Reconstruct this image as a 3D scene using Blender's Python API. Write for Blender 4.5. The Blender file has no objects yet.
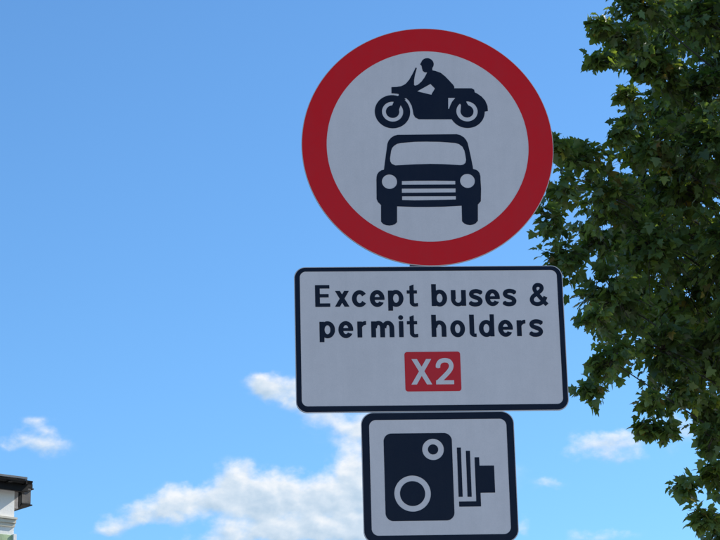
import bpy, bmesh, math, random
import numpy as np
from mathutils import Vector, Matrix, Quaternion
random.seed(7)
rng = np.random.default_rng(11)
S = bpy.context.scene
COL = S.collection
PI = math.pi

# ------------------------------------------------------------------ camera
cam_d = bpy.data.cameras.new('camera')
cam = bpy.data.objects.new('camera', cam_d)
COL.objects.link(cam)
S.camera = cam
cam_d.sensor_width = 36.0
cam_d.lens = 36.0 * 2245.2 / 720.0
cam_d.clip_start = 0.1
cam_d.clip_end = 6000
PITCH, ROLL = 0.29613, -0.0247
cp, sp, cr, sr = math.cos(PITCH), math.sin(PITCH), math.cos(ROLL), math.sin(ROLL)
fw = Vector((0, cp, sp)); r0 = Vector((1, 0, 0)); u0 = Vector((0, -sp, cp))
rt = cr * r0 + sr * u0
up = -sr * r0 + cr * u0
M = Matrix.Identity(4)
for i in range(3):
    M[i][0] = rt[i]; M[i][1] = up[i]; M[i][2] = -fw[i]
M[2][3] = 1.6
cam.matrix_world = M

# ------------------------------------------------------------------ sun, sky, exposure
SUN_EL = math.radians(36)
SUN_AZ = math.radians(66)            # clockwise from +Y (the view direction)
S.view_settings.view_transform = 'Standard'
S.view_settings.look = 'None'
S.view_settings.gamma = 1
S.view_settings.exposure = 0.32
S.view_settings.use_curve_mapping = False
sd = Vector((math.cos(SUN_EL) * math.sin(SUN_AZ), math.cos(SUN_EL) * math.cos(SUN_AZ), math.sin(SUN_EL)))
sun_d = bpy.data.lights.new('sun', 'SUN')
sun_d.energy = 5.0
sun_d.angle = math.radians(0.5)
sun_d.color = (1.0, 0.95, 0.86)
sun = bpy.data.objects.new('sun', sun_d)
COL.objects.link(sun)
sun.rotation_euler = sd.to_track_quat('Z', 'Y').to_euler()
sun.location = sd * 60

W = bpy.data.worlds.new('World')
S.world = W
W.use_nodes = True
wn, wl = W.node_tree.nodes, W.node_tree.links
wn.clear()


class NT:
    """small helper for node trees"""
    def __init__(s, tree):
        s.t = tree

    def n(s, kind, **kw):
        nd = s.t.nodes.new(kind)
        for k, v in kw.items():
            setattr(nd, k, v)
        return nd

    def put(s, sock, v):
        if hasattr(v, 'is_linked') or isinstance(v, bpy.types.NodeSocket):
            s.t.links.new(v, sock)
        else:
            sock.default_value = v

    def m(s, op, a, b=None, c=None, clamp=False):
        nd = s.n('ShaderNodeMath', operation=op, use_clamp=clamp)
        s.put(nd.inputs[0], a)
        if b is not None:
            s.put(nd.inputs[1], b)
        if c is not None:
            s.put(nd.inputs[2], c)
        return nd.outputs[0]

    def noise(s, vec, scale, detail=6, rough=0.55, w=None, dist=0.0, lac=2.0):
        nd = s.n('ShaderNodeTexNoise')
        if vec is not None:
            s.t.links.new(vec, nd.inputs['Vector'])
        nd.inputs['Scale'].default_value = scale
        nd.inputs['Detail'].default_value = detail
        nd.inputs['Roughness'].default_value = rough
        nd.inputs['Distortion'].default_value = dist
        nd.inputs['Lacunarity'].default_value = lac
        return nd.outputs['Fac']

    def ramp(s, fac, stops, interp='LINEAR'):
        nd = s.n('ShaderNodeValToRGB')
        nd.color_ramp.interpolation = interp
        el = nd.color_ramp.elements
        while len(el) < len(stops):
            el.new(0.5)
        for e, (p, c) in zip(el, stops):
            e.position = p
            e.color = c if len(c) == 4 else (*c, 1)
        s.put(nd.inputs[0], fac)
        return nd.outputs[0]

    def mix(s, fac, a, b, mode='MIX'):
        nd = s.n('ShaderNodeMixRGB', blend_type=mode)
        s.put(nd.inputs[0], fac)
        s.put(nd.inputs[1], a if not isinstance(a, tuple) or len(a) == 4 else (*a, 1))
        s.put(nd.inputs[2], b if not isinstance(b, tuple) or len(b) == 4 else (*b, 1))
        return nd.outputs[0]


w = NT(W.node_tree)
sky = w.n('ShaderNodeTexSky', sky_type='NISHITA')
sky.sun_disc = False
sky.sun_elevation = SUN_EL
sky.sun_rotation = SUN_AZ
sky.altitude = 0
sky.air_density = 1.0
sky.dust_density = 0.25
sky.ozone_density = 3.2
SKY_STRENGTH = 0.13
tc = w.n('ShaderNodeTexCoord')
sep = w.n('ShaderNodeSeparateXYZ')
w.t.links.new(tc.outputs['Generated'], sep.inputs[0])
vx, vy, vz = sep.outputs
az = w.m('MULTIPLY', w.m('ARCTAN2', vx, vy), 180 / PI)          # degrees right of the view axis
el = w.m('MULTIPLY', w.m('ARCSINE', vz), 180 / PI)
# slow warp of the coordinates makes the cloud outlines uneven
ca = w.n('ShaderNodeCombineXYZ')
w.put(ca.inputs[0], az)
w.put(ca.inputs[1], w.m('MULTIPLY', el, 1.35))
w.put(ca.inputs[2], w.m('MULTIPLY', vy, 3.0))
cvec = ca.outputs[0]
warp = w.noise(cvec, 0.9, 3, 0.5)
warp2 = w.noise(cvec, 2.2, 3, 0.5)
azw = w.m('ADD', az, w.m('MULTIPLY', w.m('SUBTRACT', warp, 0.5), 0.6))
elw = w.m('ADD', el, w.m('MULTIPLY', w.m('SUBTRACT', warp2, 0.5), 0.4))
billow = w.noise(cvec, 1.05, 9, 0.52)
off = w.n('ShaderNodeVectorMath', operation='ADD')
w.t.links.new(cvec, off.inputs[0]); off.inputs[1].default_value = (0.13, 0.17, 0.0)
billow_s = w.noise(off.outputs[0], 1.05, 7, 0.48)
fine = w.noise(cvec, 8.0, 6, 0.6)
# cloud bodies: azimuth, elevation, half width, half height (degrees), density
CLOUDS = [
    (-3.30, 11.68, 0.56, 0.41, 0.85),
    (-2.68, 11.37, 0.87, 0.46, 0.85),
    (-1.70, 11.25, 1.02, 0.51, 0.85),
    (-0.66, 11.23, 0.76, 0.61, 0.85),
    (-4.15, 11.29, 0.71, 0.33, 0.80),
    (-4.79, 11.09, 0.76, 0.33, 0.70),
    (-5.61, 10.85, 0.76, 0.28, 0.65),
    (-6.63, 10.53, 0.61, 0.23, 0.60),
    (-3.25, 10.98, 1.53, 0.36, 0.75),
    (-0.94, 10.38, 1.53, 0.41, 0.85),
    (-2.61, 10.41, 1.58, 0.31, 0.75),
    (-3.64, 10.18, 1.02, 0.18, 0.50),
    (-0.33, 11.93, 0.36, 0.76, 0.70),
    (0.63, 11.10, 0.92, 1.02, 0.90),
    (-2.75, 14.06, 0.36, 0.28, 0.75),
    (-2.05, 13.95, 0.71, 0.33, 0.85),
    (-1.19, 13.58, 0.76, 0.33, 0.80),
    (-0.36, 13.05, 0.87, 0.36, 0.80),
    (0.67, 12.62, 0.76, 0.56, 0.80),
    (6.42, 12.28, 1.17, 0.33, 1.05),
    (5.86, 12.48, 0.36, 0.18, 0.30),
    (-8.30, 12.68, 0.71, 0.43, 0.60),
    (-8.96, 12.68, 0.56, 0.23, 0.35),
    (-8.56, 13.21, 0.36, 0.13, 0.20),
    (4.85, 11.39, 0.41, 0.15, 0.40),
    (6.13, 10.00, 1.02, 0.20, 0.36),
    (8.25, 12.76, 0.76, 0.36, 0.42),
    (1.94, 11.57, 1.53, 1.27, 0.70),
    (3.95, 10.34, 0.18, 0.31, 0.30),
]
body = None
height = None
for (a0, e0, ra, re, dn) in CLOUDS:
    da = w.m('DIVIDE', w.m('SUBTRACT', azw, a0), ra)
    de = w.m('DIVIDE', w.m('SUBTRACT', elw, e0), re)
    d2 = w.m('ADD', w.m('MULTIPLY', da, da), w.m('MULTIPLY', de, de))
    g = w.m('MULTIPLY', w.m('EXPONENT', w.m('MULTIPLY', d2, -1.0)), dn)
    body = g if body is None else w.m('ADD', body, g)
    gh = w.m('MULTIPLY', g, de)
    height = gh if height is None else w.m('ADD', height, gh)
# the rest of the sky carries scattered fair weather clouds of the same kind
far = w.n('ShaderNodeCombineXYZ')
w.put(far.inputs[0], vx); w.put(far.inputs[1], vy); w.put(far.inputs[2], w.m('MULTIPLY', vz, 2.5))
farn = w.noise(far.outputs[0], 5.0, 3, 0.5)
farm = w.m('MULTIPLY', w.m('SUBTRACT', farn, 0.60, clamp=True), 6.0)
farm = w.m('MULTIPLY', farm, w.m('GREATER_THAN', w.m('ABSOLUTE', az), 14.0))
body = w.m('ADD', body, farm)
dens = w.m('ADD', body, w.m('MULTIPLY', w.m('SUBTRACT', billow, 0.5), 2.2))
dens = w.m('ADD', dens, w.m('MULTIPLY', w.m('SUBTRACT', fine, 0.5), 0.22))
dens = w.m('MULTIPLY', dens, w.m('MULTIPLY', body, 4.0, clamp=True))
mr = w.n('ShaderNodeMapRange', interpolation_type='SMOOTHSTEP')
w.put(mr.inputs[0], dens)
mr.inputs[1].default_value = 0.06
mr.inputs[2].default_value = 1.12
alpha = mr.outputs[0]
relief = w.m('SUBTRACT', billow, billow_s)
topness = w.m('DIVIDE', height, w.m('ADD', body, 0.02))     # bright crowns, greyer bases
lit = w.m('ADD', w.m('MULTIPLY', relief, 2.0), w.m('ADD', w.m('MULTIPLY', topness, 0.42), w.m('SUBTRACT', 0.86, w.m('MULTIPLY', dens, 0.22))))
shade = w.ramp(lit, [(0.20, (0.50, 0.64, 0.78)), (0.60, (0.70, 0.80, 0.90)), (1.0, (0.98, 0.99, 1.0))])
CLOUD_GAIN = 1.0 / (SKY_STRENGTH * 2 ** 0.32)
cloud_col = w.mix(1.0, shade, (CLOUD_GAIN,) * 3, 'MULTIPLY')
# clear-sky tint: the hue of the air that day
tint = w.mix(1.0, sky.outputs[0], (0.625, 0.945, 1.16), 'MULTIPLY')
skyc = w.mix(w.m('MULTIPLY', alpha, 0.93), tint, cloud_col)
bg = w.n('ShaderNodeBackground')
w.t.links.new(skyc, bg.inputs[0])
bg.inputs[1].default_value = SKY_STRENGTH
wo = w.n('ShaderNodeOutputWorld')
w.t.links.new(bg.outputs[0], wo.inputs[0])

# ------------------------------------------------------------------ helpers
def tag(o, label=None, cat=None, group=None, kind=None):
    if label: o['label'] = label
    if cat: o['category'] = cat
    if group: o['group'] = group
    if kind: o['kind'] = kind
    return o


def empty(name, loc=(0, 0, 0), rz=0.0):
    o = bpy.data.objects.new(name, None)
    COL.objects.link(o)
    o.location = loc
    o.rotation_euler = (0, 0, rz)
    return o


def link(name, me, parent=None, mats=()):
    o = bpy.data.objects.new(name, me)
    COL.objects.link(o)
    if parent: o.parent = parent
    for m in mats:
        if m.name not in [x.name for x in me.materials if x]:
            me.materials.append(m)
    return o


def bm_obj(name, bm, mat, parent=None, smooth=False):
    me = bpy.data.meshes.new(name)
    bm.normal_update()
    bm.to_mesh(me); bm.free()
    if smooth:
        for p in me.polygons: p.use_smooth = True
    return link(name, me, parent, [mat])


def box(bm, x0, x1, y0, y1, z0, z1, bevel=0.0):
    r = bmesh.ops.create_cube(bm, size=1.0)
    for v in r['verts']:
        v.co = Vector(((x0 + x1) / 2 + v.co.x * (x1 - x0), (y0 + y1) / 2 + v.co.y * (y1 - y0), (z0 + z1) / 2 + v.co.z * (z1 - z0)))
    if bevel > 0:
        es = list({e for v in r['verts'] for e in v.link_edges})
        bmesh.ops.bevel(bm, geom=es, offset=bevel, segments=2, affect='EDGES')


def tube(bm, pts, rads, n=8, cap=True):
    rings = []
    for i, p in enumerate(pts):
        a = Vector(pts[max(0, i - 1)]); b = Vector(pts[min(len(pts) - 1, i + 1)])
        q = (b - a).normalized().to_track_quat('Z', 'Y')
        rings.append([bm.verts.new(Vector(p) + q @ Vector((math.cos(2 * PI * k / n) * rads[i], math.sin(2 * PI * k / n) * rads[i], 0))) for k in range(n)])
    for a, b in zip(rings, rings[1:]):
        for k in range(n):
            bm.faces.new((a[k], a[(k + 1) % n], b[(k + 1) % n], b[k]))
    if cap:
        bm.faces.new(list(reversed(rings[0]))); bm.faces.new(rings[-1])


def material(name, base, rough=0.5, metal=0.0, spec=0.5, bump=None, vary=None, coat=0.0, dirt=None):
    m = bpy.data.materials.new(name)
    m.use_nodes = True
    t = NT(m.node_tree)
    b = m.node_tree.nodes['Principled BSDF']
    b.inputs['Base Color'].default_value = (*base, 1)
    b.inputs['Roughness'].default_value = rough
    b.inputs['Metallic'].default_value = metal
    b.inputs['Specular IOR Level'].default_value = spec
    b.inputs['Coat Weight'].default_value = coat
    co = t.n('ShaderNodeTexCoord').outputs['Object']
    if vary:
        sc, amt = vary
        n1 = t.noise(co, sc, 6, 0.6)
        dark = tuple(c * (1 - amt) for c in base); light = tuple(min(1, c * (1 + amt)) for c in base)
        t.put(b.inputs['Base Color'], t.ramp(n1, [(0.3, dark), (0.7, light)]))
        t.put(b.inputs['Roughness'], t.m('ADD', t.m('MULTIPLY', n1, 0.25), rough - 0.12))
    if bump:
        sc, st, dist = bump
        bn = t.n('ShaderNodeBump')
        bn.inputs['Strength'].default_value = st
        bn.inputs['Distance'].default_value = dist
        t.put(bn.inputs['Height'], t.noise(co, sc, 5, 0.6))
        t.put(b.inputs['Normal'], bn.outputs[0])
    return m


def sign_material(name, base, rough=0.38, grime=0.14):
    """retroreflective sheeting: faint cell grain, hazy gloss, thin film of road dirt"""
    m = bpy.data.materials.new(name)
    m.use_nodes = True
    t = NT(m.node_tree)
    b = m.node_tree.nodes['Principled BSDF']
    co = t.n('ShaderNodeTexCoord').outputs['Object']
    big = t.noise(co, 3.0, 5, 0.6)
    mid = t.noise(co, 24.0, 6, 0.65)
    grain = t.noise(co, 260.0, 2, 0.5)
    mp = t.n('ShaderNodeMapping'); t.t.links.new(co, mp.inputs[0]); mp.inputs['Scale'].default_value = (38, 38, 2.2)
    streak = t.noise(mp.outputs[0], 1.0, 4, 0.6)
    f = t.m('ADD', t.m('MULTIPLY', big, 0.5), t.m('ADD', t.m('MULTIPLY', mid, 0.28), t.m('MULTIPLY', streak, 0.30)))
    f = t.m('ADD', f, t.m('MULTIPLY', t.m('SUBTRACT', grain, 0.5), 0.35))
    dk = tuple(c * (1 - grime) + 0.10 * grime for c in base)
    t.put(b.inputs['Base Color'], t.ramp(f, [(0.36, base), (0.72, dk)]))
    t.put(b.inputs['Roughness'], t.m('ADD', t.m('MULTIPLY', mid, 0.2), rough - 0.1))
    b.inputs['Specular IOR Level'].default_value = 0.22
    bn = t.n('ShaderNodeBump')
    bn.inputs['Strength'].default_value = 0.06
    bn.inputs['Distance'].default_value = 0.002
    t.put(bn.inputs['Height'], t.noise(co, 9.0, 3, 0.5))
    t.put(b.inputs['Normal'], bn.outputs[0])
    return m


MAT = {}
MAT['white'] = sign_material('white_sheeting', (0.82, 0.69, 0.64))
MAT['red'] = sign_material('red_sheeting', (0.80, 0.005, 0.007), 0.33, 0.10)
MAT['patch'] = sign_material('faded_red_sheeting', (0.70, 0.022, 0.026), 0.33, 0.06)
MAT['navy'] = sign_material('black_vinyl', (0.0045, 0.0055, 0.018), 0.36, 0.06)
MAT['alu'] = material('grey_sign_plate', (0.42, 0.43, 0.45), 0.42, 0.6, vary=(14, 0.12))
MAT['steel'] = material('dark_painted_steel', (0.10, 0.055, 0.06), 0.5, 0.0, vary=(30, 0.2), bump=(60, 0.15, 0.002))

# ------------------------------------------------------------------ flat graphics from signed distance fields
def seg_d(X, Y, a, b):
    ax, ay = a; bx, by = b
    dx, dy = bx - ax, by - ay
    L = dx * dx + dy * dy + 1e-12
    t = np.clip(((X - ax) * dx + (Y - ay) * dy) / L, 0, 1)
    return np.hypot(X - ax - t * dx, Y - ay - t * dy)


def poly(pts):
    pts = list(pts)
    def f(X, Y):
        d = np.full(X.shape, 1e9); ins = np.zeros(X.shape, bool)
        for a, b in zip(pts, pts[1:] + pts[:1]):
            d = np.minimum(d, seg_d(X, Y, a, b))
            c = ((a[1] > Y) != (b[1] > Y))
            with np.errstate(divide='ignore', invalid='ignore'):
                xx = (b[0] - a[0]) * (Y - a[1]) / (b[1] - a[1] + 1e-12) + a[0]
            ins ^= c & (X < xx)
        return np.where(ins, -d, d)
    return f


def ell(cx, cy, a, b):
    return lambda X, Y: (np.hypot((X - cx) / a, (Y - cy) / b) - 1) * min(a, b)


def rbox(x0, y0, x1, y1, r=0.0):
    cx, cy, hx, hy = (x0 + x1) / 2, (y0 + y1) / 2, (x1 - x0) / 2 - r, (y1 - y0) / 2 - r
    def f(X, Y):
        qx, qy = np.abs(X - cx) - hx, np.abs(Y - cy) - hy
        return np.hypot(np.maximum(qx, 0), np.maximum(qy, 0)) + np.minimum(np.maximum(qx, qy), 0) - r
    return f


def U(*fs): return lambda X, Y: np.minimum.reduce([f(X, Y) for f in fs])
def I(*fs): return lambda X, Y: np.maximum.reduce([f(X, Y) for f in fs])
def SUB(a, *bs): return lambda X, Y: np.maximum.reduce([a(X, Y)] + [-b(X, Y) for b in bs])
def OFF(f, r): return lambda X, Y: f(X, Y) - r


def smooth_curve(pts, n=7):
    P = [pts[0]] + list(pts) + [pts[-1]]
    out = []
    for i in range(1, len(P) - 2):
        p0, p1, p2, p3 = [np.array(q, float) for q in P[i - 1:i + 3]]
        for k in range(n):
            t = k / n
            out.append(0.5 * ((2 * p1) + (-p0 + p2) * t + (2 * p0 - 5 * p1 + 4 * p2 - p3) * t * t + (-p0 + 3 * p1 - 3 * p2 + p3) * t ** 3))
    out.append(np.array(pts[-1], float))
    return [tuple(q) for q in out]


def stroke(pts, wd, curve=True):
    c = smooth_curve(pts) if curve else list(pts)
    parts = []
    for i, (a, b) in enumerate(zip(c, c[1:])):
        dx, dy = b[0] - a[0], b[1] - a[1]
        L = math.hypot(dx, dy) or 1
        nx, ny = -dy / L * wd / 2, dx / L * wd / 2
        parts.append(poly([(a[0] + nx, a[1] + ny), (b[0] + nx, b[1] + ny), (b[0] - nx, b[1] - ny), (a[0] - nx, a[1] - ny)]))
        if 4 <= i <= len(c) - 5: parts.append(ell(a[0], a[1], wd / 2, wd / 2))
    return U(*parts)


def contours(f, x0, y0, x1, y1, h):
    nx, ny = int((x1 - x0) / h) + 2, int((y1 - y0) / h) + 2
    xs, ys = x0 + h * np.arange(nx), y0 + h * np.arange(ny)
    X, Y = np.meshgrid(xs, ys, indexing='ij')
    F = f(X, Y) + 1e-5
    ins = F < 0
    code = ins[:-1, :-1] * 1 + ins[1:, :-1] * 2 + ins[1:, 1:] * 4 + ins[:-1, 1:] * 8
    nxt = {}
    def ev(i, j, e):      # edge key and point
        if e == 0: a, b, k = (i, j), (i + 1, j), ('h', i, j)
        elif e == 1: a, b, k = (i + 1, j), (i + 1, j + 1), ('v', i + 1, j)
        elif e == 2: a, b, k = (i, j + 1), (i + 1, j + 1), ('h', i, j + 1)
        else: a, b, k = (i, j), (i, j + 1), ('v', i, j)
        return k, a, b
    T = {1: [(3, 0)], 2: [(0, 1)], 3: [(3, 1)], 4: [(1, 2)], 5: [(3, 2), (1, 0)], 6: [(0, 2)], 7: [(3, 2)], 8: [(2, 3)], 9: [(2, 0)],
         10: [(0, 3), (2, 1)], 11: [(2, 1)], 12: [(1, 3)], 13: [(1, 0)], 14: [(0, 3)]}
    pos = {}
    for i, j in zip(*np.nonzero((code > 0) & (code < 15))):
        for e0, e1 in T[int(code[i, j])]:
            ks = []
            for e in (e0, e1):
                k, a, b = ev(int(i), int(j), e)
                if k not in pos:
                    fa, fb = F[a], F[b]
                    t = fa / (fa - fb)
                    pos[k] = (xs[a[0]] + t * (xs[b[0]] - xs[a[0]]), ys[a[1]] + t * (ys[b[1]] - ys[a[1]]))
                ks.append(k)
            nxt[ks[0]] = ks[1]
    loops = []
    while nxt:
        k0 = next(iter(nxt)); k = k0; L = []
        while k in nxt:
            L.append(pos[k]); k = nxt.pop(k)
        if len(L) > 3:
            # drop points that lie on a straight run
            out = []
            for q in range(len(L)):
                if out:
                    a, b, c = out[-1], L[q], L[(q + 1) % len(L)]
                    cr_ = (b[0] - a[0]) * (c[1] - b[1]) - (b[1] - a[1]) * (c[0] - b[0])
                    if abs(cr_) < 0.006 * (math.hypot(c[0] - a[0], c[1] - a[1]) + 1e-9) * h and math.hypot(b[0] - a[0], b[1] - a[1]) < 40:
                        continue
                out.append(L[q])
            if len(out) > 2: loops.append(out)
    return loops


def flat(name, f, bounds, mat, parent, level, h=0.8, ox=0, oy=0, thick=0.0003):
    """vinyl cut-out in millimetres of the sign plane, laid `level` metres in front of the plate's face"""
    cu = bpy.data.curves.new(name, 'CURVE')
    cu.dimensions = '2D'; cu.fill_mode = 'BOTH'
    cu.extrude = thick / 2
    for L in contours(f, *bounds, h):
        s = cu.splines.new('POLY'); s.points.add(len(L) - 1); s.use_cyclic_u = True
        for p, (x, y) in zip(s.points, L): p.co = ((x + ox) / 1000, (y + oy) / 1000, 0, 1)
    tmp = bpy.data.objects.new('tmp', cu)
    COL.objects.link(tmp)
    me = bpy.data.meshes.new_from_object(tmp)
    bpy.data.objects.remove(tmp); bpy.data.curves.remove(cu)
    me.name = name
    # local frame: x right, z up, -y towards the viewer
    me.transform(Matrix(((1, 0, 0, 0), (0, 0, -1, -level), (0, 1, 0, 0), (0, 0, 0, 1))))
    return link(name, me, parent, [mat])


G = {      # outlines of the printed symbols, millimetres from the centre of the round sign
    'moto' : [(-26.3, 247.7), (-28.2, 248.5), (-38.2, 228.4), (-49.5, 208.4), (-60.6, 195.5), (-74.2, 188.4), (-87.6, 186.1), (-103.1, 185.6), (-103.6, 166.2), (-88.2, 165.0), (-82.4, 163.6), (-81.4, 159.7), (-88.5, 153.5), (-80.9, 139.2), (-62.8, 122.1), (-62.1, 144.9), (-66.4, 150.6), (-59.3, 150.0), (-51.5, 141.4), (-44.0, 126.3), (-41.2, 110.7), (-39.5, 97.9), (-34.5, 88.5), (-24.0, 82.8), (74.1, 82.5), (90.0, 101.8), (117.1, 110.2), (174.2, 106.7), (183.9, 108.6), (183.2, 124.3), (177.2, 141.4), (167.0, 154.3), (153.9, 164.3), (146.6, 168.1), (145.0, 176.9), (137.7, 181.2), (84.9, 181.4), (85.6, 186.7), (82.1, 193.0), (72.3, 204.7), (59.4, 219.7), (46.4, 231.2), (30.5, 237.5), (22.0, 239.3), (22.4, 237.0), (7.7, 238.4), (4.8, 230.7), (-2.3, 216.9), (-12.2, 203.2), (-23.2, 193.2), (-32.7, 189.8), (-35.5, 192.9), (-34.8, 208.4), (-31.6, 225.6), (-25.8, 245.7)] ,
    'face' : [(-7.7, 260.0), (-9.9, 248.5), (-7.0, 237.6), (-1.0, 233.0), (6.2, 233.5), (21.1, 237.0), (21.9, 260.0)] ,
    'brim' : [(-14.2, 257.7), (-13.0, 262.9), (-4.6, 271.5), (5.8, 262.9), (-5.1, 255.4)] ,
    'armhole' : [(-27.1, 172.0), (14.4, 196.0), (27.8, 181.0), (17.9, 164.8), (16.4, 160.5)] ,
    'tri' : [(65.9, 151.1), (88.3, 151.1), (78.0, 138.8), (71.7, 126.0), (67.8, 115.2), (64.6, 115.2)] ,
    'fork' : [(-106.9, 116.5), (-99.2, 135.0), (-88.4, 156.3), (-61.8, 153.4), (-73.5, 139.2), (-83.0, 113.6)] ,
    'swing' : [(102.4, 110.3), (104.3, 127.4), (96.8, 140.2), (117.1, 145.9), (121.2, 134.4), (128.2, 121.6)] ,
    'wf' : (-102.5, 107.0, 52.7) ,
    'wf1' : (-102.1, 107.1, 32.0) ,
    'wf2' : (-102.1, 107.1, 19.7) ,
    'wr' : (121.2, 107.4, 52.9) ,
    'wr1' : (121.2, 107.4, 32.3) ,
    'wr2' : (121.2, 107.4, 19.2) ,
    'helm' : (7.1, 260.0, 18.8) ,
    'car' : [(-89.3, 33.1), (-100.0, 30.0), (-109.5, 23.3), (-116.3, 14.9), (-120.0, 5.6), (-126.1, -32.3), (-131.9, -71.4), (-132.8, -77.0), (-140.0, -78.4), (-148.1, -83.9), (-153.0, -90.9), (-155.1, -99.2), (-155.8, -108.3), (-156.8, -168.0), (-153.1, -177.7), (-144.2, -186.9), (-145.6, -238.5), (-139.2, -245.9), (-131.4, -249.0), (-122.3, -250.4), (-113.1, -249.4), (-105.1, -246.4), (-98.9, -240.1), (-97.5, -191.0), (-45.8, -193.2), (-11.6, -193.4), (41.1, -192.8), (94.5, -190.1), (93.7, -238.4), (99.8, -245.4), (107.5, -249.0), (116.7, -250.4), (126.0, -248.8), (133.5, -245.0), (140.1, -237.3), (142.1, -187.0), (151.2, -176.5), (153.5, -137.6), (153.0, -109.7), (153.0, -97.8), (150.7, -88.0), (145.7, -81.0), (140.5, -78.2), (132.1, -75.4), (131.6, -68.4), (126.3, -33.3), (119.3, 6.2), (114.9, 16.0), (108.5, 24.5), (98.1, 31.6), (87.6, 34.5)] ,
    'screen' : [(-80.7, 7.4), (-91.4, 4.7), (-100.9, -1.5), (-106.9, -8.5), (-109.8, -16.9), (-113.9, -40.7), (-113.4, -50.5), (-109.1, -58.1), (-98.6, -63.2), (-41.7, -60.1), (6.0, -58.9), (45.7, -59.9), (96.0, -63.2), (104.5, -61.2), (110.3, -56.2), (112.5, -47.3), (111.0, -30.4), (108.8, -17.7), (103.4, -5.1), (93.1, 3.4), (81.3, 7.1), (34.9, 10.7), (-5.0, 11.4), (-39.5, 10.9)] ,
    'lampL' : (-117.5, -114.3, 22.7) ,
    'lampR' : (114.3, -112.9, 22.2) ,
    'slot1' : [(-81.0, -112.3), (-43.3, -111.3), (17.5, -111.3), (78.3, -112.4), (77.9, -124.1), (-81.4, -124.2)] ,
    'slot2' : [(-81.7, -135.9), (78.5, -135.8), (78.0, -148.9), (-82.1, -149.5)] ,
    'slot3' : [(-81.6, -159.8), (78.4, -160.3), (78.0, -171.1), (15.4, -172.5), (-45.2, -173.3), (-82.0, -172.0)] ,
    'cambody' : [(-154.7, -875.4), (40.7, -877.3), (38.6, -1130.5), (-157.4, -1128.5)] ,
    'l1' : (-15.1, -924.0, 30.9) ,
    'l1i' : (-15.1, -924.0, 14.7) ,
    'l2' : (-77.6, -1051.1, 51.9) ,
    'l2i' : (-77.6, -1051.1, 35.8) ,
    'bar1' : [(53.0, -919.2), (65.0, -919.4), (64.8, -1062.4), (53.7, -1062.2)] ,
    'bar2' : [(77.8, -928.9), (90.5, -929.0), (90.6, -1062.7), (79.5, -1062.6)] ,
    'ell' : [(102.9, -948.2), (116.1, -948.3), (116.3, -972.6), (157.7, -973.1), (158.5, -1051.6), (116.0, -1051.0), (116.0, -1091.0), (53.9, -1090.2), (53.7, -1075.4), (103.1, -1076.1)] ,
    'patch' : [(-89.1, -635.2), (72.9, -635.8), (73.0, -752.9), (-88.9, -753.6)] ,
}

# ------------------------------------------------------------------ ground, road, pavement
def sheet(name, x0, x1, y0, y1, z, mat):
    bm = bmesh.new()
    vs = [bm.verts.new(p) for p in ((x0, y0, z), (x1, y0, z), (x1, y1, z), (x0, y1, z))]
    bm.faces.new(vs)
    return tag(bm_obj(name, bm, mat), kind='structure')


asphalt = material('asphalt', (0.055, 0.055, 0.057), 0.85, vary=(3, 0.3), bump=(90, 0.5, 0.01))
paving = material('concrete_paving', (0.36, 0.34, 0.31), 0.8, vary=(2.5, 0.2), bump=(50, 0.3, 0.005))
earth = material('town_ground', (0.30, 0.26, 0.20), 0.9, vary=(0.3, 0.3))
sheet('ground', -2500, 2500, -2500, 2500, -0.02, earth)
sheet('road', -60, -4.2, -50, 60, 0.0, asphalt).location.z = 0
bm = bmesh.new(); box(bm, -4.05, 16, -50, 60, -0.01, 0.12)
tag(bm_obj('pavement', bm, paving), kind='structure')
bm = bmesh.new(); box(bm, -4.2, -4.052, -50, 60, -0.012, 0.125, 0.012)
tag(bm_obj('kerb', bm, material('granite_kerb', (0.32, 0.31, 0.30), 0.7, vary=(8, 0.2))), kind='structure')

# ------------------------------------------------------------------ post and signs
SX, SY, SZ, YAW = 0.21087, 6.28526, 3.90004, 0.06162
SIGN_AT = Vector((SX, SY, SZ))
RZ = Matrix.Rotation(YAW, 4, 'Z')


def on_sign(x, y, z):       # millimetres of the sign plane -> world
    return SIGN_AT + RZ @ Vector((x / 1000, y / 1000, z / 1000))


pc = on_sign(-13, 95, 0)
post = empty('sign_post', (pc.x, pc.y, 0.12), YAW)
tag(post, 'dark round post standing behind the three stacked road signs', 'post')
bm = bmesh.new(); tube(bm, [(0, 0, 0), (0, 0, 4.02)], [0.0445, 0.0445], 40)
bm_obj('pole', bm, MAT['steel'], post, True)
bm = bmesh.new(); tube(bm, [(0, 0, 4.02), (0, 0, 4.035), (0, 0, 4.045)], [0.0475, 0.0465, 0.03], 32)
bm_obj('cap', bm, material('black_plastic_cap', (0.02, 0.02, 0.02), 0.5), post)
bm = bmesh.new(); tube(bm, [(0, 0, 0.001), (0, 0, 0.05), (0, 0, 0.06)], [0.10, 0.085, 0.05], 32)
bm_obj('base_collar', bm, paving, post)


def clip_set(parent, zs, half):
    """stiffening channel across the back with a band clip round the post, at each height"""
    for z in zs:
        bm = bmesh.new(); box(bm, -half, half, 0.004, 0.032, z - 0.018, z + 0.018, 0.003)
        bm_obj('channel', bm, MAT['alu'], parent)
        bm = bmesh.new()
        n = 24; ro_, ri = 0.0495, 0.0455
        px_ = -0.013
        ring = []
        for k in range(n):
            a = 2 * PI * k / n
            ring.append([bm.verts.new((px_ + r * math.cos(a), 0.095 - 0.0 + r * math.sin(a), z + dz)) for r, dz in ((ri, -.014), (ro_, -.014), (ro_, .014), (ri, .014))])
        for k in range(n):
            A, B = ring[k], ring[(k + 1) % n]
            for q in range(4):
                bm.faces.new((A[q], A[(q + 1) % 4], B[(q + 1) % 4], B[q]))
        box(bm, px_ - 0.02, px_ + 0.02, 0.0325, 0.047, z - 0.012, z + 0.012)
        bm_obj('post_clip', bm, MAT['steel'], parent)


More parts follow.
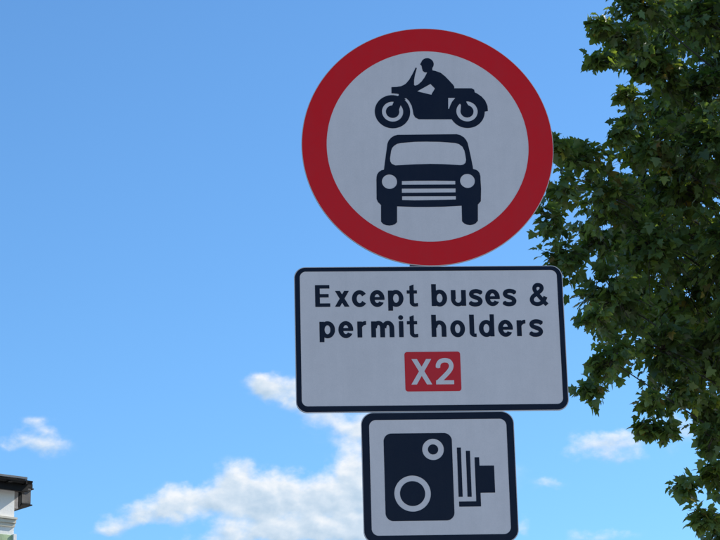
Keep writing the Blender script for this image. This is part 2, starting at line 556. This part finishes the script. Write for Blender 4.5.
def plate(parent, f, bounds):
    cu = flat('backing_plate', f, bounds, MAT['alu'], parent, -0.0015, 1.2, thick=0.003)
    return cu


FACE = 0.0008
# --- round sign
rs = empty('round_sign', SIGN_AT, YAW)
tag(rs, 'round red-ringed sign with black motorcycle above black car, topmost on the post', 'road sign', 'traffic signs stacked on one post')
plate(rs, ell(0, 0, 376.2, 376.2), (-380, -380, 380, 380))
face = flat('sign_face', ell(0, 0, 375.6, 375.6), (-380, -380, 380, 380), MAT['white'], rs, FACE, 1.5)
flat('red_ring', SUB(ell(0, 0, 374.2, 374.2), ell(0, 0, 301.3, 301.3)), (-380, -380, 380, 380), MAT['red'], rs, FACE + .0006, 1.0)
c = lambda k: ell(G[k][0], G[k][1], G[k][2], G[k][2])
wheelf = U(SUB(U(c('wf')), SUB(c('wf1'), c('wf2'))), poly(G['fork']))
wheelr = U(SUB(c('wr'), SUB(c('wr1'), c('wr2'))), poly(G['swing']))
# the body meets the rear wheel but leaves the wheel's white ring open
bodyf = SUB(poly(G['moto']), c('wr1'), SUB(I(ell(G['wf'][0], G['wf'][1], G['wf'][2] + 7, G['wf'][2] + 7), rbox(-74, 60, -30, 145)), poly(G['fork'])))
moto = SUB(U(bodyf, wheelf, wheelr, poly(G['face']), c('helm'), poly(G['brim'])), poly(G['armhole']), poly(G['tri']))
flat('motorcycle_symbol', OFF(moto, 0.3), (-165, 45, 195, 290), MAT['navy'], rs, FACE + .0006, 0.7)
car = SUB(poly(G['car']), OFF(poly(G['screen']), .3), c('lampL'), c('lampR'), poly(G['slot1']), poly(G['slot2']), poly(G['slot3']))
flat('car_symbol', OFF(car, 0.3), (-165, -260, 165, 42), MAT['navy'], rs, FACE + .0006, 0.7)
clip_set(rs, (0.20, -0.20), 0.25)

# --- rectangular plate with the words
ps = empty('exception_plate', on_sign(0, 0, 0), YAW)
tag(ps, 'wide white black-bordered plate reading Except buses & permit holders X2, middle of the post', 'road sign', 'traffic signs stacked on one post')
X0, X1, Z0, Z1 = -402.7, 381.3, -811.7, -378.2
BB = (X0 - 6, Z0 - 6, X1 + 6, Z1 + 6)
plate(ps, rbox(X0 - 1.6, Z0 - 1.6, X1 + 1.6, Z1 + 1.6, 33), BB)
pf = flat('sign_face', rbox(X0 - 1, Z0 - 1, X1 + 1, Z1 + 1, 33), BB, MAT['white'], ps, FACE, 1.5)
flat('border', SUB(rbox(X0 + .6, Z0 + .6, X1 - .6, Z1 - .6, 32), rbox(X0 + 15, Z0 + 17.5, X1 - 15, Z1 - 12.5, 18)), BB, MAT['navy'], ps, FACE + .0006, 1.0)
ST, TH = 13.8, 12.2


def g_o(w_=43, xh=48): return SUB(ell(w_ / 2, xh / 2, w_ / 2, xh / 2 + 1.6), ell(w_ / 2, xh / 2, w_ / 2 - ST, xh / 2 + 1.6 - TH))
def bowl(cx, wd=43, xh=48): return SUB(ell(cx, xh / 2, wd / 2, xh / 2 + 1.6), ell(cx, xh / 2, wd / 2 - ST + .4, xh / 2 + 1.6 - TH))
def arch(x0, x1, xh=48, leg=0.0):
    """shoulder from a left stem at x0 to a right stem ending at x1"""
    cx = (x0 + x1) / 2 + 1.5; a = x1 - cx; b = 22
    top = I(SUB(ell(cx, xh + 1.4 - b, a, b), ell(cx, xh + 1.4 - b, a - ST, b - TH)), rbox(x0 + 3, xh + 1.4 - b, x1 + 1, xh + 5))
    return U(top, rbox(x1 - ST, 0, x1, xh + 1.6 - b))


def wedge(cx, cy, a0, a1, r=90):
    a0, a1 = math.radians(a0), math.radians(a1)
    return poly([(cx, cy), (cx + r * math.cos(a0), cy + r * math.sin(a0)), (cx + r, cy), (cx + r * math.cos(a1), cy + r * math.sin(a1))])


def g_c(): return SUB(g_o(44.5), wedge(20, 24, -35, 35))
def g_e(): return U(SUB(g_o(43), poly([(21.5, 19.8), (60, 19.8), (60, 7), (31, 13.5)])), rbox(6, 19.8, 37, 28.6), I(g_o(43), rbox(25, 19.8, 44, 40)))
def g_s(): return stroke([(37.0, 38.5), (30, 42.6), (20, 44.2), (10.8, 41.6), (7.2, 35.2), (10.8, 29.2), (20, 25.2), (29.5, 20.8), (33.4, 13.6), (29.5, 6.6), (20, 3.9), (10, 5.0), (2.4, 9.8)], 12.8)
def g_t(top=64.5): return U(poly([(8.2, 8), (20.5, 8), (20.5, top + 1.5), (8.2, top - 3.5)]), rbox(0, 38.2, 30, 48),
                      I(SUB(ell(23, 12.5, 14.8, 13.9), ell(23.5, 13.5, 3.6, 4.9)), rbox(7, -3, 23.2, 12.6)), poly([(23, -1.4), (32, -.4), (32, 9.6), (23, 8.7)]))
GL = {
    'E': U(rbox(0, 0, ST, 66), rbox(2, 55.4, 42, 66), rbox(2, 28.5, 39.5, 38.8), rbox(2, 0, 43.6, 10.6)),
    'x': U(poly([(.5, 48), (14.8, 48), (42, 0), (27.6, 0)]), poly([(41.2, 48), (27.2, 48), (-.4, 0), (14, 0)])),
    'c': g_c(), 'e': g_e(), 's': g_s(), 't': g_t(), 'o': g_o(43),
    'p': U(rbox(0, -13, ST, 48), bowl(23.2, 43.5)), 'b': U(rbox(0, 0, ST, 66.5), bowl(23.6, 43.8)), 'd': U(rbox(32, 0, 44.3, 66.5), bowl(21.2, 43.6)),
    'u': U(rbox(0, 20, ST, 48), rbox(30, 0, 30 + ST, 48), I(SUB(ell(20.5, 20.6, 20.5, 22), ell(21, 20.6, 9, 11.2)), rbox(-2, -4, 38, 20.7))),
    'm': U(rbox(0, 0, ST, 48), arch(0, 39.8), arch(27.4, 67)), 'h': U(rbox(0, 0, ST, 66.5), arch(0, 43)),
    'i': U(rbox(0, 0, ST - .8, 48), ell(5.8, 59, 7.1, 7.1)),
    'l': U(rbox(0, 9, ST, 66), I(SUB(ell(15, 13, 15, 14.3), ell(16, 14, 3.8, 5.4)), rbox(-1, -3, 15.3, 13)), rbox(15, -1.2, 20, 8.9)),
    'r': U(rbox(0, 0, ST, 48), I(SUB(ell(24.5, 27, 21.5, 22.2), ell(25.5, 26, 12.5, 12)), rbox(4, 28, 25.8, 60))),
    '&': stroke([(49.5, 1.5), (36, 17.5), (18.5, 40.5), (14.6, 52), (18.4, 60), (26, 62.4), (33.8, 59.4), (36, 51.5), (31.5, 43.8), (20, 35.4), (9.5, 27), (5.6, 17.5), (9.5, 8.2), (20, 4), (31, 6.4), (40, 14.5), (46.5, 26.5)], 12.0),
}
TEXT = [('E', -343.9, -498), ('x', -286.4, -498), ('c', -236.8, -498), ('e', -184.8, -498), ('p', -131.6, -498), ('t', -76.6, -498),
        ('b', -4.6, -498), ('u', 52.4, -498), ('s', 104.8, -498), ('e', 152.6, -498), ('s', 204, -498), ('&', 283.6, -498.5),
        ('p', -333, -591), ('e', -278.2, -591), ('r', -223.2, -591), ('m', -183, -591), ('i', -102.2, -591), ('t', -78.9, -591),
        ('h', -7.6, -591), ('o', 47, -591), ('l', 103.2, -591), ('d', 131.2, -591), ('e', 186.8, -591), ('r', 241.4, -591), ('s', 277.8, -591)]
for ch, x, z in TEXT:
    flat('letter', GL[ch], (-6, -20, 76, 72), MAT['navy'], pf, FACE + .0006, 0.8, ox=x, oy=z)
pt = flat('route_patch', rbox(-88.9, -753.2, 72.9, -635.6, 8), (-95, -760, 80, -630), MAT['patch'], ps, FACE + .0006, 1.0)
flat('letter', U(poly([(-69, -657.3), (-53, -657.3), (-10.8, -733), (-26, -733)]), poly([(-11.6, -657.3), (-26.6, -657.3), (-71.4, -733), (-55.6, -733)])),
     (-80, -740, 0, -650), MAT['white'], pt, FACE + .0012, 0.8)
flat('digit', U(stroke([(7.2, -683.5), (8.3, -673.5), (15, -664.6), (27.5, -661.4), (40, -665), (45.8, -677), (41.5, -690.5), (28, -706), (6, -727)], 13.2), rbox(0.2, -733, 52.4, -721.2)),
     (-5, -740, 60, -650), MAT['white'], pt, FACE + .0012, 0.8)
clip_set(ps, (-0.47, -0.72), 0.30)

# --- camera plate
cs = empty('camera_plate', on_sign(0, 0, 0), YAW)
tag(cs, 'square white plate with old speed camera symbol, lowest sign on the post', 'road sign', 'traffic signs stacked on one post')
X0, X1, Z0, Z1 = -218.0, 219.2, -1192.0, -815.4
BB = (X0 - 6, Z0 - 6, X1 + 6, Z1 + 6)
plate(cs, rbox(X0 - 1.6, Z0 - 1.6, X1 + 1.6, Z1 + 1.6, 36), BB)
flat('sign_face', rbox(X0 - 1, Z0 - 1, X1 + 1, Z1 + 1, 36), BB, MAT['white'], cs, FACE, 1.5)
flat('border', SUB(rbox(X0 + .6, Z0 + .6, X1 - .6, Z1 - .6, 35), rbox(X0 + 21.6, Z0 + 21.4, X1 - 20.6, Z1 - 20.8, 20)), BB, MAT['navy'], cs, FACE + .0006, 1.0)
flat('camera_symbol', SUB(rbox(-156, -1129.5, 39.7, -876.2, 23), SUB(c('l1'), c('l1i')), SUB(c('l2'), c('l2i'))), (-160, -1135, 45, -870), MAT['navy'], cs, FACE + .0006, 0.8)
fl = flat('flash_symbol', U(rbox(53.2, -1062.3, 64.9, -919.3), rbox(78.6, -1062.6, 90.6, -929), rbox(103, -1090.6, 116.2, -948.2), rbox(116, -1051.3, 158, -972.9), rbox(53.8, -1090.6, 105, -1075.8)),
     (48, -1096, 165, -912), MAT['navy'], cs, FACE + .0006, 0.8)
clip_set(cs, (-0.90, -1.10), 0.17)

# ------------------------------------------------------------------ corner building
BA = math.atan2(0.64, 0.77)
bd = empty('corner_building', (-6.03, 38.0, 0.0), BA)     # local -x runs along the front, +y is the depth
tag(bd, 'white rendered corner building with dark boxed eaves at the left edge', 'building')
render_w = material('white_render', (0.86, 0.84, 0.79), 0.8, vary=(1.5, 0.05), bump=(30, 0.25, 0.01))
stone = material('cream_stone_band', (0.62, 0.57, 0.46), 0.75, vary=(5, 0.14), bump=(40, 0.3, 0.006))
green = material('pale_green_render', (0.42, 0.52, 0.30), 0.8, vary=(5, 0.35), bump=(20, 0.4, 0.01))
paint = material('weathered_pale_paint', (0.34, 0.30, 0.28), 0.6, vary=(9, 0.35), bump=(30, 0.4, 0.004))
darkt = material('black_painted_timber', (0.010, 0.009, 0.009), 0.55, spec=0.2, vary=(6, 0.5), bump=(25, 0.3, 0.004))
brownt = material('weathered_brown_timber', (0.11, 0.098, 0.09), 0.6, vary=(9, 0.4), bump=(30, 0.4, 0.004))
lead = material('lead_flashing', (0.17, 0.18, 0.19), 0.5, 0.3, vary=(4, 0.2))
slate = material('roof_slate', (0.09, 0.095, 0.11), 0.6, vary=(3, 0.2))


def part(name, mat, parent, *bxs, bevel=0.004):
    bm = bmesh.new()
    for b in bxs: box(bm, *b, bevel)
    return bm_obj(name, bm, mat, parent)


BL = -11.0
part('wall', render_w, bd, (BL, 0, 0, 9, 4.2, 9.45))
part('wall', green, bd, (BL + .02, -0.03, -0.02, 6, 4.45, 8.60))
part('string_course', stone, bd, (BL, 0.006, -0.03, 9.02, 8.74, 8.80), (BL, 0.016, -0.05, 9.03, 8.803, 8.865), (BL, 0.026, -0.075, 9.04, 8.868, 8.905))
part('corner_pilaster', render_w, bd, (-0.035, 0.03, -0.05, 0.2, 4.2, 8.62))
part('shopfront_cornice', stone, bd, (BL, 0.1, -0.18, 0, 3.9, 4.2))
part('wall', stone, bd, (BL, -0.01, -0.02, 8.9, 0.12, 3.9))
part('soffit', brownt, bd, (BL, 0.20, -0.20, 9.2, 9.37, 9.40))
part('fascia', darkt, bd, (BL, 0.13, -0.232, -0.202, 9.33, 9.52), bevel=.006)
# half-round gutter along the front
bm = bmesh.new()
prof = [(-0.235 - 0.055 + 0.055 * math.cos(a), 9.505 + 0.055 * math.sin(a)) for a in [PI + PI * k / 8 for k in range(9)]]
prof += [(-0.235 - 0.055 + 0.047 * math.cos(a), 9.507 + 0.047 * math.sin(a)) for a in [2 * PI - PI * k / 8 for k in range(9)]]
ra = [[bm.verts.new((x, y, z)) for y, z in prof] for x in (BL, 0.15)]
for k in range(len(prof)):
    bm.faces.new((ra[0][k], ra[0][(k + 1) % len(prof)], ra[1][(k + 1) % len(prof)], ra[1][k]))
for s_ in ra: bm.faces.new(s_)
bm_obj('gutter', bm, darkt, bd)
for k in range(12):
    xb = 0.02 - k * 0.9
    part('gutter_bracket', darkt, bd, (xb - .012, xb + .012, -0.352, -0.234, 9.436, 9.447), (xb - .012, xb + .012, -0.358, -0.3525, 9.436, 9.512), bevel=.001)
part('gutter_joint', darkt, bd, (-0.34, -0.26, -0.356, -0.2335, 9.4372, 9.449), bevel=.002)
part('roof', lead, bd, (BL, 0.10, -0.25, 9.2, 9.545, 9.585))
part('roof', slate, bd, (BL + 1, -1.2, 2.0, 7.5, 9.587, 9.82))
# boxed return of the eaves on the side: three stepped layers hanging below the soffit
part('eaves_return', paint, bd, (0.004, 0.085, 0.012, 2.4, 9.075, 9.366), bevel=.006)
part('eaves_return', darkt, bd, (0.088, 0.14, 0.010, 2.4, 9.11, 9.366), bevel=.006)
part('eaves_return', brownt, bd, (0.143, 0.33, 0.008, 2.4, 9.18, 9.43), bevel=.006)
part('eaves_trim', darkt, bd, (0.143, 0.365, -0.03, 2.4, 9.432, 9.455), (0.143, 0.345, -0.02, 2.4, 9.457, 9.53), (0.143, 0.36, -0.0, 2.4, 9.155, 9.177), bevel=.004)
glass = material('window_glass', (0.03, 0.04, 0.05), 0.06, 0.0, spec=0.8)
frame_m = material('white_window_frame', (0.75, 0.75, 0.72), 0.45)
for k in range(4):
    for zz in (4.9,):
        xw = BL + 1.6 + k * 2.6
        wnd = part('window', frame_m, bd, (xw - .6, xw - .53, -0.07, -.022, zz, zz + 2.1), (xw + .53, xw + .6, -0.07, -.022, zz, zz + 2.1),
                   (xw - .528, xw + .528, -0.07, -.022, zz + 2.03, zz + 2.1), (xw - .528, xw + .528, -0.065, -.022, zz + 1.0, zz + 1.06), (xw - .66, xw + .66, -0.12, -.024, zz - .08, zz - .002))
        part('pane', glass, wnd, (xw - .528, xw + .528, -0.04, -.023, zz + 1.062, zz + 2.028), (xw - .528, xw + .528, -0.035, -.023, zz, zz + .998), bevel=0)

# ------------------------------------------------------------------ plane tree
leaf_m = bpy.data.materials.new('plane_leaf')
leaf_m.use_nodes = True
t = NT(leaf_m.node_tree)
nt = leaf_m.node_tree
for n_ in list(nt.nodes): nt.nodes.remove(n_)
at_ = t.n('ShaderNodeAttribute', attribute_name='tone')
tone = at_.outputs['Fac']
colr = t.ramp(tone, [(0.0, (0.062, 0.092, 0.028)), (0.45, (0.115, 0.155, 0.042)), (0.90, (0.18, 0.21, 0.055)), (0.965, (0.26, 0.25, 0.05)), (1.0, (0.22, 0.15, 0.04))])
geo = t.n('ShaderNodeNewGeometry')
pale = t.mix(geo.outputs['Backfacing'], colr, t.mix(0.35, colr, (0.10, 0.14, 0.07)))
pr = t.n('ShaderNodeBsdfPrincipled')
t.put(pr.inputs['Base Color'], pale)
pr.inputs['Roughness'].default_value = 0.36
pr.inputs['Specular IOR Level'].default_value = 0.45
tr = t.n('ShaderNodeBsdfTranslucent')
t.put(tr.inputs['Color'], t.mix(1.0, colr, (1.9, 2.1, 0.7), 'MULTIPLY'))
mx = t.n('ShaderNodeMixShader'); mx.inputs[0].default_value = 0.38
nt.links.new(pr.outputs[0], mx.inputs[1]); nt.links.new(tr.outputs[0], mx.inputs[2])
oo = t.n('ShaderNodeOutputMaterial'); nt.links.new(mx.outputs[0], oo.inputs[0])
bark = material('plane_bark', (0.15, 0.13, 0.10), 0.85, vary=(5, 0.5), bump=(9, 0.6, 0.03))
limb_m = material('dark_limb_bark', (0.055, 0.046, 0.036), 0.9, vary=(9, 0.3))
twig_m = material('twig_bark', (0.05, 0.04, 0.03), 0.85)

# unit leaf: five pointed lobes, stalk at the origin, blade along +Y, folded along its midrib and curling down
half = [(0.0, -0.02, 0), (0.22, -0.11, 0), (0.46, 0.00, 0), (0.34, 0.16, 0), (0.62, 0.42, 0), (0.30, 0.45, 0), (0.25, 0.66, 0), (0.0, 0.98, 0)]
out_l = half + [(-x, y, z) for x, y, z in half[-2:0:-1]]
base_leaf = np.array([(0.0, 0.30, 0.0)] + [(x, y, 0.16 * abs(x) - 0.22 * max(0, (x * x + (y - .3) ** 2))) for x, y, z in out_l])
nlv = len(base_leaf)
leaf_faces = [(0, 1 + k, 1 + (k + 1) % (nlv - 1)) for k in range(nlv - 1)]

BOUGHS = [      # x, y, z, radius of the leafy boughs on the side towards the street
    (4.28,31.00,15.04,0.64),(5.42,32.50,15.47,0.88),(4.01,30.50,14.29,0.37),(3.52,30.00,13.82,0.18),(4.51,31.50,14.12,0.56),
    (3.92,30.20,13.30,0.21),(5.25,32.00,14.10,0.75),(4.29,31.00,12.79,0.61),(3.22,30.20,12.40,0.38),(2.86,29.80,11.76,0.31),
    (3.56,30.60,11.90,0.66),(2.68,29.60,11.27,0.28),(2.86,29.80,10.73,0.42),(4.84,32.00,12.50,0.87),(4.20,31.00,11.25,0.81),
    (3.56,30.20,10.28,0.65),(3.21,29.60,9.86,0.28),(3.42,29.80,9.29,0.47),(3.07,29.50,8.83,0.21),(4.88,32.00,10.77,0.87),
    (4.25,30.80,9.67,0.66),(3.93,30.00,8.73,0.24),(4.93,31.60,9.57,0.68),(4.54,30.40,8.90,0.23),(5.06,31.00,8.64,0.43),
    (5.01,31.00,7.99,0.41),(4.35,30.20,7.59,0.18),(4.55,30.00,7.13,0.20),(5.06,31.00,7.17,0.49),(2.86,29.80,12.42,0.17),
    (3.74,30.00,12.66,0.17),(5.32,31.00,12.76,0.87),(5.35,31.00,11.22,0.87),(5.26,31.00,9.88,0.72),(5.17,34.00,16.12,0.80),
    (5.46,34.50,14.55,0.89),(4.38,33.00,12.85,0.69),(5.33,34.50,12.49,0.89),(4.26,33.00,10.92,0.69),(5.30,34.00,10.69,0.80),
    (6.19,34.00,15.39,0.95),(3.60,32.00,11.74,0.51),(3.57,30.20,14.40,0.17),(3.84,30.00,8.40,0.08),(4.14,30.00,8.33,0.13),
    (4.32,31.00,9.09,0.32),(5.68,33.00,9.47,0.62),(5.24,31.00,6.72,0.58),(5.19,31.50,5.96,0.66),(4.53,30.50,6.44,0.34),
    (4.09,31.00,13.29,0.29),(4.34,31.50,14.49,0.44),(4.84,30.60,8.34,0.26),(4.84,30.80,8.84,0.23),(3.68,30.40,14.45,0.20),
    (4.78,33.00,10.75,0.62),(4.34,33.00,12.20,0.62),(5.48,34.00,13.34,0.64),(4.84,33.50,14.36,0.63),
]
FRONT_COUNT = len(BOUGHS)
TRUNK = Vector((11.2, 33.2, 0.12))
CC = Vector((11.0, 33.0, 13.2))
# the rest of the crown
k = 0
while k < 150:
    d = Vector((random.gauss(0, 1), random.gauss(0, 1), random.gauss(0, 1))).normalized() * (random.random() ** 0.30)
    p = CC + Vector((d.x * 6.6, d.y * 6.4, d.z * 7.4))
    if p.x < 0.172 * (p.y - 1) + 0.55 and 5.5 < p.z < 18.5: continue
    if p.z < 6.0: continue
    BOUGHS.append((p.x, p.y, p.z, random.uniform(0.8, 1.35)))
    k += 1

tree = empty('plane_tree', TRUNK)
tag(tree, 'large leafy green plane tree filling the right side of the picture', 'tree')
TW = TRUNK
bm = bmesh.new()
tube(bm, [(0, 0, -.2), (0, 0, .4), (-.05, 0, 2.5), (-.12, -.05, 5.0), (-.1, -.1, 8), (0.05, 0, 12), (.1, .1, 16.5)], [.62, .46, .38, .33, .25, .16, .06], 16)
bm_obj('trunk', bm, bark, tree, True)

leaves = []
len_front = FRONT_COUNT     # (position, direction, normal, size, tone)
twig_bm = bmesh.new()
for bi, (x, y, z, r) in enumerate(BOUGHS):
    c0 = Vector((x, y, z))
    front = bi < len_front
    # limb to the bough
    h0 = max(3.5, z - 2.5 - 0.25 * (Vector((x, y, 0)) - Vector((TW.x, TW.y, 0))).length)
    a = Vector((TW.x, TW.y, min(h0, 15)))
    if r > 0.42:
        mid1 = a.lerp(c0, .35) + Vector((random.uniform(-.3, .3), random.uniform(-.3, .3) + 1.0, .35))
        mid2 = a.lerp(c0, .7) + Vector((random.uniform(-.25, .25), random.uniform(-.25, .25) + .7, .3))
        bm = bmesh.new()
        tube(bm, [a - TW, mid1 - TW, mid2 - TW, c0 - TW], [.05, .030, .018, .007], 7)
        bm_obj('branch', bm, limb_m, tree, True)
    nt_ = int((64 if front else 16) * max(.35, (r / .8)) ** 1.7)
    tone0 = random.gauss(0.0, 0.10)
    for _ in range(nt_):
        d = Vector((random.gauss(0, 1), random.gauss(0, 1), random.gauss(0, 0.85)))
        d.normalize()
        tip = c0 + d * r * random.uniform(0.55, 1.06) + Vector((0, 0, -0.10 * r))
        s0 = c0 + (tip - c0) * random.uniform(0.0, 0.35) + Vector((0, 0, .08 * r))
        mid = s0.lerp(tip, .5) + Vector((random.uniform(-.05, .05), random.uniform(-.05, .05), .07 * r))
        if (front or random.random() < .3):
            tube(twig_bm, [s0 - TW, mid - TW, tip - TW], [.010, .007, .003], 3, cap=False)
        nl = random.randint(7, 11)
        for q in range(nl):
            tt = (q + random.random()) / nl
            tt = 0.15 + 0.85 * tt
            p = (s0.lerp(mid, tt * 2) if tt < .5 else mid.lerp(tip, tt * 2 - 1))
            p = p + Vector((random.gauss(0, .05), random.gauss(0, .05), random.gauss(0, .04)))
            outw = (p - c0).normalized() * 0.7 + Vector((random.gauss(0, .6), random.gauss(0, .6), random.gauss(-.45, .35)))
            nrm = Vector((random.gauss(0, .55) + d.x * .5, random.gauss(0, .55) + d.y * .5, random.gauss(.75, .4)))
            leaves.append((p, outw, nrm, random.triangular(.075, .19, .13), min(1, max(0, random.gauss(.42, .25) + tone0 + (0.5 if random.random() < .012 else 0)))))
me = bpy.data.meshes.new('twigs')
twig_bm.to_mesh(me); twig_bm.free()
tag(link('twigs', me, tree, [twig_m]), kind='stuff')


def leaf_frame(outw, nrm):
    yv = outw.normalized()
    zv = (nrm - yv * nrm.dot(yv))
    if zv.length < 1e-3: zv = Vector((0, 0, 1))
    zv.normalize()
    xv = yv.cross(zv)
    return xv, yv, zv


def seen(p):
    v = p - Vector((0, 0, 1.6)); dd = v.dot(fw)
    return abs(v.dot(rt) / dd) < .16 and abs(v.dot(up) / dd) < .12


def dist_key(L):
    return (L[0] - Vector((0, 0, 1.6))).length / L[3] ** .25


vis = sorted([i for i, L in enumerate(leaves) if seen(L[0])], key=lambda i: dist_key(leaves[i]))
near = set(vis[:300])
# individual leaves share eight meshes of different tone and curl
protos = []
for k in range(8):
    me = bpy.data.meshes.new('leaf')
    cc = base_leaf.copy()
    cc[:, 0] *= rng.uniform(.85, 1.12); cc[:, 2] *= rng.uniform(.5, 1.9)
    cc[1:, :2] += rng.normal(0, .02, (nlv - 1, 2))
    me.from_pydata(cc.tolist(), [], leaf_faces)
    at2 = me.attributes.new('tone', 'FLOAT', 'POINT')
    at2.data.foreach_set('value', np.full(nlv, [.15, .25, .35, .42, .5, .58, .7, .85][k]))
    me.materials.append(leaf_m)
    protos.append(me)
for i in sorted(near):
    p, ow, nm, sz, tn = leaves[i]
    xv, yv, zv = leaf_frame(ow, nm)
    o = bpy.data.objects.new('leaf', protos[min(range(8), key=lambda q: abs([.15, .25, .35, .42, .5, .58, .7, .85][q] - tn + random.uniform(-.05, .05)))])
    COL.objects.link(o)
    o.parent = tree
    mm = Matrix.Identity(4)
    for r_ in range(3):
        mm[r_][0], mm[r_][1], mm[r_][2], mm[r_][3] = xv[r_] * sz, yv[r_] * sz, zv[r_] * sz, (p - TW)[r_]
    o.matrix_local = mm
# all the other leaves
rest = [L for i, L in enumerate(leaves) if i not in near]
n = len(rest)
P = np.array([L[0] - TW for L in rest])
FR = np.array([[list(v) for v in leaf_frame(L[1], L[2])] for L in rest])
SZ_ = np.array([L[3] for L in rest]); TN = np.array([L[4] for L in rest])
V = np.repeat(base_leaf[None], n, 0)
V[:, :, 0] *= rng.uniform(.82, 1.15, (n, 1)); V[:, :, 2] *= rng.uniform(.2, 2.8, (n, 1))
V[:, 1:, :2] += rng.normal(0, .03, (n, nlv - 1, 2))
Wd = (np.einsum('nvk,nkc->nvc', V, FR) * SZ_[:, None, None] + P[:, None, :]).reshape(-1, 3)
Fc = (np.array(leaf_faces)[None] + (np.arange(n) * nlv)[:, None, None]).reshape(-1, 3)
me = bpy.data.meshes.new('foliage')
me.vertices.add(len(Wd)); me.vertices.foreach_set('co', Wd.astype(np.float32).ravel())
me.loops.add(len(Fc) * 3); me.loops.foreach_set('vertex_index', Fc.astype(np.int32).ravel())
me.polygons.add(len(Fc)); me.polygons.foreach_set('loop_start', np.arange(0, len(Fc) * 3, 3, dtype=np.int32))
me.update(calc_edges=True)
at2 = me.attributes.new('tone', 'FLOAT', 'POINT')
at2.data.foreach_set('value', np.repeat(TN, nlv).astype(np.float32))
tag(link('foliage', me, tree, [leaf_m]), kind='stuff')
print('leaves', len(leaves), 'visible', len(vis))
